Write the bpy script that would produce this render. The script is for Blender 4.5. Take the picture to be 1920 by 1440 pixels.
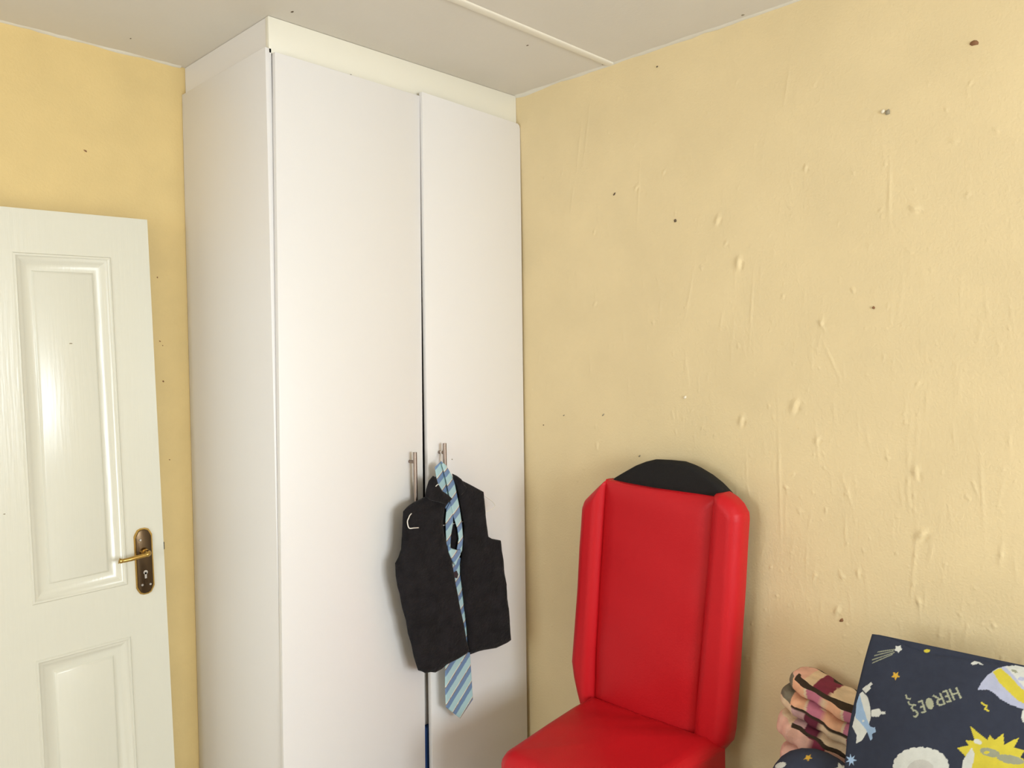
import bpy, bmesh, math, random
import numpy as np
from mathutils import Vector, Matrix

for o in list(bpy.data.objects):
    bpy.data.objects.remove(o)
scn = bpy.context.scene
C = scn.collection

# ------------------------------------------------------------------ camera
CH = 1.57                       # eye height
YAW, PITCH, ROLL, FPX = 0.7953, -0.0233, -0.0164, 1509.56
fw = np.array([math.sin(YAW)*math.cos(PITCH), math.cos(YAW)*math.cos(PITCH), math.sin(PITCH)])
r0 = np.array([math.cos(YAW), -math.sin(YAW), 0.0])
u0 = np.cross(r0, fw)
rt = r0*math.cos(ROLL) + u0*math.sin(ROLL)
up = -r0*math.sin(ROLL) + u0*math.cos(ROLL)
cd = bpy.data.cameras.new('camera')
cam = bpy.data.objects.new('camera', cd)
C.objects.link(cam)
cd.sensor_fit = 'HORIZONTAL'; cd.sensor_width = 36.0; cd.lens = FPX/1920*36
cd.clip_start = 0.02
M = Matrix.Identity(4)
for i in range(3):
    M[i][0] = rt[i]; M[i][1] = up[i]; M[i][2] = -fw[i]
M[2][3] = CH
cam.matrix_world = M
scn.camera = cam

# ------------------------------------------------------------------ light
H = 2.52                        # ceiling
XR, YB = 2.0722, 2.5091         # wall on the right, wall at the back
XW, YW = -1.45, -2.60           # wall on the left, wall opposite the wardrobe
WIN_F = (-0.25, 1.50, 0.95, 2.10)   # window opposite the wardrobe: x0, x1, z0, z1
WIN_L = (0.50, 1.70, 0.95, 2.10)   # window opposite the chair: y0, y1, z0, z1
world = bpy.data.worlds.new('world'); scn.world = world
world.use_nodes = True
bg = world.node_tree.nodes['Background']
bg.inputs[0].default_value = (0.80, 0.90, 1.0, 1); bg.inputs[1].default_value = 1.0
def daylight(loc, rot, w, h, energy):
    ld = bpy.data.lights.new('window_daylight', 'AREA')
    ld.shape = 'RECTANGLE'; ld.size = w; ld.size_y = h
    ld.energy = energy; ld.color = (0.85, 0.94, 1.0)
    lo = bpy.data.objects.new('window_daylight', ld)
    lo.location = loc; lo.rotation_euler = rot
    C.objects.link(lo)
daylight(((WIN_F[0]+WIN_F[1])/2, YW-0.16, (WIN_F[2]+WIN_F[3])/2), (math.radians(90), 0, 0), WIN_F[1]-WIN_F[0], WIN_F[3]-WIN_F[2], 101)
daylight((XW-0.16, (WIN_L[0]+WIN_L[1])/2, (WIN_L[2]+WIN_L[3])/2), (math.radians(90), 0, math.radians(-90)), WIN_L[1]-WIN_L[0], WIN_L[3]-WIN_L[2], 25)
vs = scn.view_settings
vs.view_transform = 'Standard'; vs.look = 'None'; vs.gamma = 1.0; vs.use_curve_mapping = False
vs.exposure = 0.61

# ------------------------------------------------------------------ helpers
def lin(c):
    c = np.asarray(c, float)/255.0
    return np.where(c <= 0.04045, c/12.92, ((c+0.055)/1.055)**2.4)

def ray(u, v):
    return fw + rt*(u-960)/FPX + up*(720-v)/FPX

def at(u, v, ax, val):
    """point of the sight line through a photograph pixel that lies on the plane axis = val"""
    q = ray(u, v); o = np.array([0, 0, CH])
    return o + q*((val-o[ax])/q[ax])

def on(u, v, O, ex, ey):
    """plane coordinates (s, t) of a photograph pixel on a plane in the room"""
    n = np.cross(ex, ey); q = ray(u, v); o = np.array([0, 0, CH])
    P = o + q*(np.dot(O-o, n)/np.dot(q, n))
    return np.dot(P-O, ex), np.dot(P-O, ey)

def mat(name, col, rough=0.6, metallic=0.0, bump=0.0, bscale=60, vary=0.0, vscale=4, attr=False, spec=0.5, sheen=0.0,
        stretch=None, coat=0.0):
    m = bpy.data.materials.new(name); m.use_nodes = True
    nt = m.node_tree; N = nt.nodes; L = nt.links
    b = N['Principled BSDF']
    b.inputs['Roughness'].default_value = rough
    b.inputs['Metallic'].default_value = metallic
    b.inputs['Specular IOR Level'].default_value = spec
    if sheen: b.inputs['Sheen Weight'].default_value = sheen
    if coat:
        b.inputs['Coat Weight'].default_value = coat; b.inputs['Coat Roughness'].default_value = 0.15
    l = tuple(lin(col)) + (1,)
    b.inputs['Base Color'].default_value = l
    tc = N.new('ShaderNodeTexCoord'); src = tc.outputs['Object']
    if stretch:
        mp = N.new('ShaderNodeMapping'); mp.inputs['Scale'].default_value = stretch
        L.new(src, mp.inputs['Vector']); src = mp.outputs['Vector']
    out = None
    if attr:
        a = N.new('ShaderNodeAttribute'); a.attribute_name = 'print'; out = a.outputs['Color']
        L.new(out, b.inputs['Base Color'])
    if vary:
        n = N.new('ShaderNodeTexNoise'); n.inputs['Scale'].default_value = vscale; n.inputs['Detail'].default_value = 6
        L.new(src, n.inputs['Vector'])
        r = N.new('ShaderNodeMapRange'); r.inputs['From Min'].default_value = 0.3; r.inputs['From Max'].default_value = 0.7
        r.inputs['To Min'].default_value = 1-vary; r.inputs['To Max'].default_value = 1+vary
        L.new(n.outputs['Fac'], r.inputs['Value'])
        mx = N.new('ShaderNodeVectorMath'); mx.operation = 'SCALE'
        if out is not None: L.new(out, mx.inputs[0])
        else: mx.inputs[0].default_value = l[:3]
        L.new(r.outputs['Result'], mx.inputs['Scale'])
        L.new(mx.outputs['Vector'], b.inputs['Base Color'])
    if bump:
        n2 = N.new('ShaderNodeTexNoise'); n2.inputs['Scale'].default_value = bscale; n2.inputs['Detail'].default_value = 4
        L.new(src, n2.inputs['Vector'])
        bp = N.new('ShaderNodeBump'); bp.inputs['Strength'].default_value = bump; bp.inputs['Distance'].default_value = 0.004
        L.new(n2.outputs['Fac'], bp.inputs['Height']); L.new(bp.outputs['Normal'], b.inputs['Normal'])
    return m

def link(name, me, m, parent=None, smooth=False, ang=40):
    if m is not None and not me.materials: me.materials.append(m)
    if smooth:
        me.polygons.foreach_set('use_smooth', [True]*len(me.polygons))
        me.set_sharp_from_angle(angle=math.radians(ang))
    o = bpy.data.objects.new(name, me); C.objects.link(o)
    if parent: o.parent = parent
    return o

def from_bm(name, bm, m, parent=None, smooth=False, ang=40):
    me = bpy.data.meshes.new(name)
    bmesh.ops.recalc_face_normals(bm, faces=bm.faces)
    bm.to_mesh(me); bm.free()
    return link(name, me, m, parent, smooth, ang)

def empty(name, loc, rot=(0, 0, 0)):
    o = bpy.data.objects.new(name, None); o.empty_display_size = 0.05
    o.location = loc; o.rotation_euler = rot; C.objects.link(o); return o

def tag(o, label=None, cat=None, group=None, kind=None):
    if label: o['label'] = label
    if cat: o['category'] = cat
    if group: o['group'] = group
    if kind: o['kind'] = kind
    return o

def add_box(bm, x0, x1, y0, y1, z0, z1, bev=0.0, seg=2):
    r = bmesh.ops.create_cube(bm, size=1)
    for v in r['verts']:
        v.co = ((x0+x1)/2 + v.co.x*(x1-x0), (y0+y1)/2 + v.co.y*(y1-y0), (z0+z1)/2 + v.co.z*(z1-z0))
    if bev:
        es = list({e for v in r['verts'] for e in v.link_edges})
        bmesh.ops.bevel(bm, geom=es, offset=bev, segments=seg, affect='EDGES', profile=0.5)

def box(name, m, dims, parent=None, bev=0.0, seg=2):
    bm = bmesh.new(); add_box(bm, *dims, bev=bev, seg=seg)
    return from_bm(name, bm, m, parent, smooth=bev > 0, ang=50)

def add_tube(bm, pts, rad, n=10, caps=True):
    pts = [Vector(p) for p in pts]; rings = []
    rads = rad if hasattr(rad, '__len__') else [rad]*len(pts)
    prev = None
    for i, p in enumerate(pts):
        t = (pts[min(i+1, len(pts)-1)] - pts[max(i-1, 0)]).normalized()
        if prev is None:
            a = t.orthogonal().normalized()
        else:
            a = (prev - t*prev.dot(t)).normalized()
        prev = a; b = t.cross(a)
        rings.append([bm.verts.new(p + rads[i]*(a*math.cos(2*math.pi*k/n) + b*math.sin(2*math.pi*k/n))) for k in range(n)])
    for i in range(len(rings)-1):
        for k in range(n):
            bm.faces.new((rings[i][k], rings[i][(k+1) % n], rings[i+1][(k+1) % n], rings[i+1][k]))
    if caps:
        bm.faces.new(rings[0][::-1]); bm.faces.new(rings[-1])

def curve(pts, n=8):
    """Catmull-Rom through points"""
    P = [np.asarray(p, float) for p in pts]; out = []
    P = [2*P[0]-P[1]] + P + [2*P[-1]-P[-2]]
    for i in range(1, len(P)-2):
        for k in range(n):
            t = k/n
            out.append(0.5*((2*P[i]) + (-P[i-1]+P[i+1])*t + (2*P[i-1]-5*P[i]+4*P[i+1]-P[i+2])*t*t + (-P[i-1]+3*P[i]-3*P[i+1]+P[i+2])*t**3))
    out.append(P[-2]); return out

def prism(name, m, poly, y0, y1, parent=None, bev=0.0):
    """polygon in x,z extruded along y"""
    bm = bmesh.new()
    vs_ = [bm.verts.new((p[0], y0, p[1])) for p in poly]
    f = bm.faces.new(vs_)
    r = bmesh.ops.extrude_face_region(bm, geom=[f])
    for v in r['geom']:
        if isinstance(v, bmesh.types.BMVert): v.co.y = y1
    if bev:
        bmesh.ops.bevel(bm, geom=list(bm.edges), offset=bev, segments=2, affect='EDGES', profile=0.5)
    return from_bm(name, bm, m, parent, smooth=bev > 0, ang=50)

def edge_dist(S, T, poly):
    P = np.asarray(poly, float); d = np.full(S.shape, 1e9)
    for i in range(len(P)):
        a = P[i]; b = P[(i+1) % len(P)]; e = b-a; l = max(e@e, 1e-12)
        k = np.clip(((S-a[0])*e[0]+(T-a[1])*e[1])/l, 0, 1)
        d = np.minimum(d, np.hypot(S-a[0]-k*e[0], T-a[1]-k*e[1]))
    return d

def inside(S, T, poly):
    P = np.asarray(poly, float); r = np.zeros(S.shape, bool)
    for i in range(len(P)):
        x1, y1 = P[i]; x2, y2 = P[i-1]
        if y1 == y2: continue
        c = ((y1 > T) != (y2 > T)) & (S < (x2-x1)*(T-y1)/(y2-y1)+x1)
        r ^= c
    return r

def puff(name, m, poly, O, ex, ey, front, back, rows=60, cols=40, parent=None, colour=None, ang=60):
    """A solid with the outline poly on the plane O, ex, ey; front/back(s,t,d) give its thickness (d = distance to the rim)."""
    O, ex, ey = [np.asarray(a, float) for a in (O, ex, ey)]; en = np.cross(ex, ey)
    P = np.asarray(poly, float); t0, t1 = P[:, 1].min(), P[:, 1].max()
    eps = (t1-t0)*1e-4
    ts = np.unique(np.concatenate([np.linspace(t0+eps, t1-eps, rows), np.clip(P[:, 1], t0+eps, t1-eps)]))
    keep = [0]
    for i in range(1, len(ts)):
        if ts[i]-ts[keep[-1]] > (t1-t0)*0.0015: keep.append(i)
    ts = ts[keep]
    L, Rr = [], []
    for t in ts:
        xs = []
        for i in range(len(P)):
            a, b = P[i-1], P[i]
            if (a[1] > t) != (b[1] > t): xs.append(a[0]+(b[0]-a[0])*(t-a[1])/(b[1]-a[1]))
        L.append(min(xs)); Rr.append(max(xs))
    k = 0.5-0.5*np.cos(np.linspace(0, np.pi, cols)); k = 0.5*k+0.5*np.linspace(0, 1, cols)
    S = np.array(L)[:, None]*(1-k)+np.array(Rr)[:, None]*k; T = np.repeat(ts[:, None], cols, 1)
    D = edge_dist(S, T, P)
    f = front(S, T, D); b = back(S, T, D)
    base = O+S[..., None]*ex+T[..., None]*ey
    V = np.concatenate([(base+f[..., None]*en).reshape(-1, 3), (base-b[..., None]*en).reshape(-1, 3)])
    n, c = S.shape; I = np.arange(n*c).reshape(n, c); J = I+n*c
    q = np.stack([I[:-1, :-1], I[:-1, 1:], I[1:, 1:], I[1:, :-1]], -1).reshape(-1, 4)
    q2 = np.stack([J[:-1, :-1], J[1:, :-1], J[1:, 1:], J[:-1, 1:]], -1).reshape(-1, 4)
    rim = []
    for A in (I[:, 0][::-1], I[:, -1], I[0, :], I[-1, :][::-1]):
        rim.append(np.stack([A[:-1], A[:-1]+n*c, A[1:]+n*c, A[1:]], -1))
    F = np.concatenate([q, q2]+rim)
    me = bpy.data.meshes.new(name); me.from_pydata(V.tolist(), [], F.tolist())
    if colour is not None:
        col = colour(S, T).reshape(-1, 3); col = np.concatenate([col, col])
        col = np.concatenate([col, np.ones((len(col), 1))], 1)
        ca = me.color_attributes.new('print', 'FLOAT_COLOR', 'POINT')
        ca.data.foreach_set('color', col.astype(np.float32).ravel())
    return link(name, me, m, parent, smooth=True, ang=ang)

def rnd(D, R):                   # rounded rim
    x = np.clip(D/R, 0, 1); return np.sqrt(np.clip(1-(1-x)**2, 0, 1))

def sst(D, R):
    x = np.clip(D/R, 0, 1); return x*x*(3-2*x)
EX = np.array([1., 0, 0]); EY = np.array([0, 1., 0]); EZ = np.array([0, 0, 1.])

# ------------------------------------------------------------------ materials
m_yellow = mat('yellow_wall_paint', (223, 202, 158), 0.62, bump=0.22, bscale=160, vary=0.035, vscale=5)
m_yellow2 = mat('yellow_wall_paint_smooth', (214, 187, 128), 0.62, bump=0.25, bscale=120, vary=0.05, vscale=6)
m_ceil = mat('white_ceiling_board', (216, 210, 200), 0.8, bump=0.15, bscale=90, vary=0.02, vscale=3)
m_strip = mat('white_cover_strip', (228, 222, 208), 0.6)
m_filler = mat('white_filler', (216, 210, 196), 0.7, bump=0.3, bscale=60)
m_floor = mat('grey_screed', (204, 197, 188), 0.5, bump=0.2, bscale=40, vary=0.12, vscale=6)
m_melamine = mat('white_melamine', (226, 222, 219), 0.42, bump=0.05, bscale=300)
m_melamine_cream = mat('cream_white_board', (228, 223, 208), 0.5, bump=0.05, bscale=200)
m_inner = mat('wardrobe_inside_board', (190, 184, 174), 0.6)
m_doorpaint = mat('white_gloss_door_paint', (212, 208, 192), 0.24, bump=0.13, bscale=14, stretch=(9, 1, 0.6))
m_steel = mat('brushed_steel', (146, 131, 120), 0.38, metallic=1.0, bump=0.05, bscale=200)
m_brass = mat('tarnished_brass', (86, 70, 52), 0.3, metallic=1.0)
m_brass2 = mat('bright_brass', (190, 156, 88), 0.25, metallic=1.0)
m_screw = mat('pale_screw_metal', (205, 200, 195), 0.3, metallic=1.0)
m_dark = mat('dark_metal', (52, 44, 40), 0.4, metallic=0.6)
m_black = mat('black_keyhole', (18, 16, 15), 0.6)
m_vest = mat('black_quilted_fabric', (27, 25, 27), 0.95, bump=0.9, bscale=110, vary=0.35, vscale=30, spec=0.15, sheen=0.08)
m_wire = mat('white_coated_wire', (232, 226, 216), 0.4)
m_tie = mat('striped_tie_silk', (150, 185, 190), 0.5, attr=True, bump=0.15, bscale=400)
m_crest = mat('dark_crest_thread', (52, 36, 40), 0.8)
m_red = mat('red_leatherette', (192, 20, 30), 0.48, bump=0.12, bscale=220, vary=0.02, spec=0.3)
m_blackfab = mat('black_backrest_fabric', (34, 32, 31), 0.9, bump=0.4, bscale=300, spec=0.2)
m_legs = mat('dark_wood_legs', (52, 34, 24), 0.5)
m_print = mat('printed_cotton', (50, 54, 68), 0.9, attr=True, bump=0.2, bscale=500, vary=0.06, vscale=60, spec=0.2)
m_patch = mat('patchwork_cotton', (200, 160, 140), 0.9, attr=True, bump=0.3, bscale=220, vary=0.09, vscale=45, spec=0.2)
m_mattress = mat('mattress_ticking', (190, 186, 178), 0.9, bump=0.3, bscale=120)
m_bedbase = mat('bed_base_fabric', (74, 66, 60), 0.9, bump=0.3, bscale=160)
m_greycloth = mat('grey_cloth', (176, 170, 164), 0.9, bump=0.4, bscale=120)
m_bluecloth = mat('blue_cloth', (44, 78, 140), 0.9, bump=0.4, bscale=120)
m_brownspot = mat('brown_mark', (132, 92, 60), 0.8)
m_darkspot = mat('dark_mark', (96, 80, 62), 0.8)
m_greyspot = mat('grey_mark', (150, 140, 118), 0.8)
m_whitespot = mat('white_plaster_mark', (232, 220, 196), 0.8)
m_alu = mat('white_window_frame', (225, 224, 220), 0.4)
g = bpy.data.materials.new('window_glass'); g.use_nodes = True
nt = g.node_tree; nt.nodes.remove(nt.nodes['Principled BSDF'])
tr = nt.nodes.new('ShaderNodeBsdfTransparent'); gl = nt.nodes.new('ShaderNodeBsdfGlossy'); gl.inputs['Roughness'].default_value = 0.02
mx = nt.nodes.new('ShaderNodeMixShader'); mx.inputs[0].default_value = 0.06
nt.links.new(tr.outputs[0], mx.inputs[1]); nt.links.new(gl.outputs[0], mx.inputs[2])
nt.links.new(mx.outputs[0], nt.nodes['Material Output'].inputs[0])
m_glass = g

# ------------------------------------------------------------------ room shell
S = dict(kind='structure')
tag(box('floor', m_floor, (XW-0.1, XR+0.1, YW-0.1, YB+1.2, -0.1, 0)), 'grey screed floor of the room', 'floor', **S)
ceil = tag(box('ceiling', m_ceil, (XW-0.1, XR+0.1, YW-0.1, YB+1.2, H, H+0.1)), 'off-white boarded ceiling with a joint strip', 'ceiling', **S)

# cover strip over the board joint, running to the right wall
pA = at(880, 0, 2, H); pB = at(1130, 122, 2, H)
ys = (pA[1]+pB[1])/2
bm = bmesh.new()
n = 9; prof = [(ys+0.015*math.cos(math.pi*k/(n-1)), H-0.005*math.sin(math.pi*k/(n-1))**0.6) for k in range(n)]
ra = [bm.verts.new((XW, y, z)) for y, z in prof]; rb = [bm.verts.new((XR-0.002, y, z)) for y, z in prof]
for k in range(n-1): bm.faces.new((ra[k], ra[k+1], rb[k+1], rb[k]))
bm.faces.new(ra); bm.faces.new(rb)
from_bm('cover_strip', bm, m_strip, ceil, smooth=True, ang=60)

def wedge_blob(name, m, P, nrm, a, b, h, rot, parent):
    """small irregular raised mark lying on a surface"""
    nrm = Vector(nrm); t1 = nrm.orthogonal().normalized(); t2 = nrm.cross(t1)
    t1, t2 = t1*math.cos(rot)+t2*math.sin(rot), -t1*math.sin(rot)+t2*math.cos(rot)
    rng = random.Random(int(abs(P[0])*1e4+abs(P[1])*1e3+abs(P[2])*777))
    bm = bmesh.new(); P = Vector(P); n = 10
    top = bm.verts.new(P+nrm*h); r1 = []; r2 = []
    for k in range(n):
        w = rng.uniform(0.75, 1.15); c, s = math.cos(2*math.pi*k/n)*w, math.sin(2*math.pi*k/n)*w
        r1.append(bm.verts.new(P+t1*a*c*0.7+t2*b*s*0.7+nrm*h*0.8)); r2.append(bm.verts.new(P+t1*a*c+t2*b*s-nrm*0.001))
    for k in range(n):
        bm.faces.new((top, r1[k], r1[(k+1) % n])); bm.faces.new((r1[k], r2[k], r2[(k+1) % n], r1[(k+1) % n]))
    return from_bm(name, bm, m, parent, smooth=True, ang=80)

for (u, v, a, b) in [(989, 85, .0035, .006), (548, 22, .004, .006), (1393, 28, .006, .006), (245, 72, .002, .005), (1130, 121, .004, .003)]:
    wedge_blob('insect_mark', m_darkspot if u < 1100 else m_greyspot, at(u, v, 2, H), (0, 0, -1), a, b, 0.0012, 0.6, ceil)

# right wall: fine relief built into the mesh (blisters, scrapes, chips of the old plaster)
def axis(a, b, f0, f1, fine, coarse):
    return np.unique(np.round(np.concatenate([np.arange(a, f0, coarse), np.arange(f0, f1, fine), np.arange(f1, b, coarse), [b]]), 5))
gy = axis(YW, YB, 0.25, 1.99, 0.0032, 0.06); gz = axis(0, H, 0.62, H-0.01, 0.0034, 0.06)
GY, GZ = np.meshgrid(gy, gz)
disp = np.zeros_like(GY)
def feat(y, z, a, b, ang, amp):
    global disp
    R_ = 3.2*max(a, b)
    i0, i1 = np.searchsorted(gz, [z-R_, z+R_]); j0, j1 = np.searchsorted(gy, [y-R_, y+R_])
    if i1 <= i0 or j1 <= j0: return
    yy = GY[i0:i1, j0:j1]-y; zz = GZ[i0:i1, j0:j1]-z
    c, s = math.cos(ang), math.sin(ang)
    p = yy*c+zz*s; q = -yy*s+zz*c
    disp[i0:i1, j0:j1] += amp*np.exp(-(p/a)**2-(q/b)**2)
rng = random.Random(5)
def ridge(u1, v1, u2, v2, wid=0.0032, amp=0.0011):
    p = at(u1, v1, 0, XR); q = at(u2, v2, 0, XR)
    dy, dz = q[1]-p[1], q[2]-p[2]; l = math.hypot(dy, dz)
    feat((p[1]+q[1])/2, (p[2]+q[2])/2, l/2, wid, math.atan2(dz, dy), amp)
def chip(u, v, sz=0.009, amp=0.003, ang=None):
    p = at(u, v, 0, XR); a = ang if ang is not None else rng.uniform(0.6, 2.4)
    feat(p[1], p[2], sz, sz*0.55, a, amp); feat(p[1]-sz*0.5, p[2]-sz*0.6, sz*0.8, sz*0.35, a, -amp*0.6)
for r in [(1530, 1010-210, 1535, 870), (1580, 895, 1600, 955), (1721, 975, 1708, 1130), (1838, 850, 1845, 990), (1822, 895, 1834, 930), (1545, 645, 1572, 705),
          (1090, 230, 1080, 330), (1105, 200, 1095, 300), (1075, 350, 1070, 400), (1240, 560, 1238, 590), (1355, 585, 1350, 620), (1286, 665, 1285, 710), (1168, 620, 1170, 640),
          (1290, 865-150, 1288, 680), (1460, 800, 1464, 1010), (1585, 975, 1586, 1015), (1475, 915, 1478, 930), (1668, 310, 1667, 420), (1630, 455, 1628, 470), (1260, 770, 1262, 790),
          (1215, 645, 1213, 655), (1535, 600, 1550, 625), (1655, 390, 1652, 410), (1300, 515, 1285, 600), (1412, 520, 1405, 640), (1200, 300, 1195, 420), (1480, 130, 1470, 200)]:
    ridge(*r)
for c in [(1385, 492, .016, .006), (1390, 788, .013, .005), (1490, 760, .017, .005), (1728, 1002, .015, .005), (1346, 412, .013, .004), (1193, 352, .008, .004), (1716, 392, .014, .004),
          (1718, 885, .014, .004), (1115, 570, .008, .003), (1510, 315, .008, .003), (1533, 825, .010, .003), (1580, 1082, .009, .003), (1610, 1075, .009, .003), (1725, 1130, .010, .003),
          (1540, 605, .010, .003), (1120, 835, .010, .003), (1475, 915, .007, .003), (1500, 960, .009, .002), (1226, 605, .007, .003), (1245, 322, .007, .003), (1115, 435, .007, .003),
          (1665, 860, .006, .003), (1570, 1145, .012, .004), (1600, 325, .006, .002), (1660, 308, .006, .002), (1870, 245, .008, .002), (1790, 265, .010, .002), (1650, 395, .006, .002),
          (1600, 545, .007, .003), (1317, 503, .006, .003), (1362, 456, .007, .003), (1820, 155, .006, .002), (1775, 205, .006, .002), (1815, 365, .006, .002)]:
    chip(*c)
for k in range(620):
    u, v = rng.uniform(985, 1918), rng.uniform(150, 1240)
    w = 0.55+0.45*min(1, max(0, (v-250)/700))
    if rng.random() < 0.6:
        chip(u, v, rng.uniform(.003, .0065), rng.uniform(.0008, .0025)*w)
    else:
        ridge(u, v, u+rng.uniform(-8, 8), v+rng.uniform(14, 60), rng.uniform(.002, .0045), rng.uniform(.0003, .0009)*w)
disp += 0.0022*(np.sin(GY*5.1+1)*np.sin(GZ*4.3)+0.5*np.sin(GY*11+GZ*7))
VV = np.stack([XR-disp-0.0, GY, GZ], -1)
VV[..., 0] = np.minimum(VV[..., 0], XR+0.004)
nz_, ny_ = GY.shape; I = np.arange(nz_*ny_).reshape(nz_, ny_)
F = np.stack([I[:-1, :-1], I[1:, :-1], I[1:, 1:], I[:-1, 1:]], -1).reshape(-1, 4)
V = VV.reshape(-1, 3); b0 = len(V)
bv = np.array([[XR+0.012, YW-0.1, 0], [XR+0.12, YW-0.1, 0], [XR+0.12, YB+0.1, 0], [XR+0.012, YB+0.1, 0]])
bv = np.concatenate([bv, bv+[0, 0, H]])
bf = np.array([[0, 3, 2, 1], [4, 5, 6, 7], [0, 1, 5, 4], [1, 2, 6, 5], [2, 3, 7, 6], [3, 0, 4, 7]])+b0
me = bpy.data.meshes.new('wall_right')
me.vertices.add(b0+8); me.vertices.foreach_set('co', np.concatenate([V, bv]).astype(np.float32).ravel())
FF = np.concatenate([F, bf]).astype(np.int32)
me.loops.add(FF.size); me.loops.foreach_set('vertex_index', FF.ravel())
me.polygons.add(len(FF)); me.polygons.foreach_set('loop_start', np.arange(0, FF.size, 4, dtype=np.int32))
sm = np.ones(len(FF), bool); sm[-6:] = False
me.polygons.foreach_set('use_smooth', sm)
me.update(calc_edges=True); me.validate()
wall_r = link('wall_right', me, m_yellow)
tag(wall_r, 'yellow plastered wall with blisters and scrapes behind the red chair', 'wall', **S)
for (u, v, a, b, mm) in [(1827, 80, .011, .007, m_brownspot), (1266, 414, .006, .006, m_darkspot), (1152, 364, .003, .007, m_darkspot), (1664, 210, .007, .007, m_greyspot),
                         (1655, 209, .006, .005, m_whitespot), (1131, 778, .002, .006, m_greyspot), (1019, 797, .002, .002, m_darkspot), (1284, 745, .005, .006, m_whitespot),
                         (1638, 577, .004, .004, m_brownspot), (1199, 855, .002, .005, m_greyspot), (1080, 1170, .002, .004, m_darkspot), (1578, 1163, .005, .008, m_brownspot),
                         (1232, 125, .002, .003, m_darkspot), (1057, 779, .0015, .004, m_greyspot)]:
    p = at(u, v, 0, XR-0.001); wedge_blob('wall_mark', mm, p, (-1, 0, 0), a, b, 0.0028, 0.5 if u > 1800 else 0, wall_r)

# back wall with the doorway, and the passage beyond it
DX0, DX1, DZ = -0.72, 0.11, 2.07
bm = bmesh.new()
for d in [(XW-0.1, DX0, 0, H), (DX1, XR+0.0, 0, H), (DX0, DX1, DZ, H)]:
    add_box(bm, d[0], d[1], YB, YB+0.12, d[2], d[3])
wall_b = tag(from_bm('wall_back', bm, m_yellow2), 'yellow wall behind the white panel door and the wardrobe', 'wall', **S)
for (u, v, a, b) in [(300, 640, .002, .004), (306, 715, .003, .004), (160, 283, .003, .006), (295, 520, .003, .003), (318, 862, .002, .003), (305, 648, .002, .002)]:
    wedge_blob('wall_mark', m_brownspot, at(u, v, 1, YB), (0, -1, 0), a, b, 0.0012, 0.3, wall_b)
bm = bmesh.new()
for d in [(YW-0.1, WIN_L[0], 0, H), (WIN_L[1], YB, 0, H), (WIN_L[0], WIN_L[1], 0, WIN_L[2]), (WIN_L[0], WIN_L[1], WIN_L[3], H)]:
    add_box(bm, XW-0.12, XW, d[0], d[1], d[2], d[3])
tag(from_bm('wall_left', bm, m_yellow2), 'yellow wall with the window opposite the chair', 'wall', **S)
bm = bmesh.new()
for d in [(XW-0.1, WIN_F[0], 0, H), (WIN_F[1], XR+0.0, 0, H), (WIN_F[0], WIN_F[1], 0, WIN_F[2]), (WIN_F[0], WIN_F[1], WIN_F[3], H)]:
    add_box(bm, d[0], d[1], YW-0.12, YW, d[2], d[3])
tag(from_bm('wall_front', bm, m_yellow2), 'yellow wall with the window opposite the wardrobe', 'wall', **S)
bm = bmesh.new()
add_box(bm, XW-0.1, XR+0.1, YB+1.1, YB+1.2, 0, H)
add_box(bm, XW-0.1, XW, YB+0.12, YB+1.1, 0, H); add_box(bm, 1.0, 1.1, YB+0.12, YB+1.1, 0, H)
tag(from_bm('wall_passage', bm, m_yellow2), 'yellow passage wall beyond the open doorway', 'wall', **S)
fr = box('trim_1', m_alu, (DX0, DX0+0.03, YB-0.012, YB+0.12, 0, DZ)); tag(fr, 'white door frame around the open doorway', 'door frame', **S)
box('frame_post', m_alu, (DX1-0.03, DX1, YB-0.012, YB+0.12, 0, DZ), fr); box('frame_head', m_alu, (DX0+0.03, DX1-0.03, YB-0.012, YB+0.12, DZ-0.03, DZ), fr)

# window
def window(name, loc, rotz, wl, wh, label):
    wd = empty(name, loc, (0, 0, rotz)); tag(wd, label, 'window', **S)
    for d in [(-wl, -wl+.04, -.02, .02, 0, wh), (wl-.04, wl, -.02, .02, 0, wh), (-wl+.04, wl-.04, -.02, .02, 0, .04), (-wl+.04, wl-.04, -.02, .02, wh-.04, wh), (-.02, .02, -.02, .02, .04, wh-.04)]:
        box('frame_bar', m_alu, d, wd)
    for s in (-1, 1):
        box('pane', m_glass, ((-wl+.04) if s < 0 else .02, -.02 if s < 0 else wl-.04, -.002, .002, .04, wh-.04), wd)
    box('window_sill', m_alu, (-wl, wl, .0, .14, -.02, -.001), wd)
window('window_1', ((WIN_F[0]+WIN_F[1])/2, YW-0.06, WIN_F[2]), 0, (WIN_F[1]-WIN_F[0])/2, WIN_F[3]-WIN_F[2], 'white framed window opposite the wardrobe')
window('window_2', (XW-0.06, (WIN_L[0]+WIN_L[1])/2, WIN_L[2]), math.radians(-90), (WIN_L[1]-WIN_L[0])/2, WIN_L[3]-WIN_L[2], 'white framed window opposite the red chair')

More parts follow.
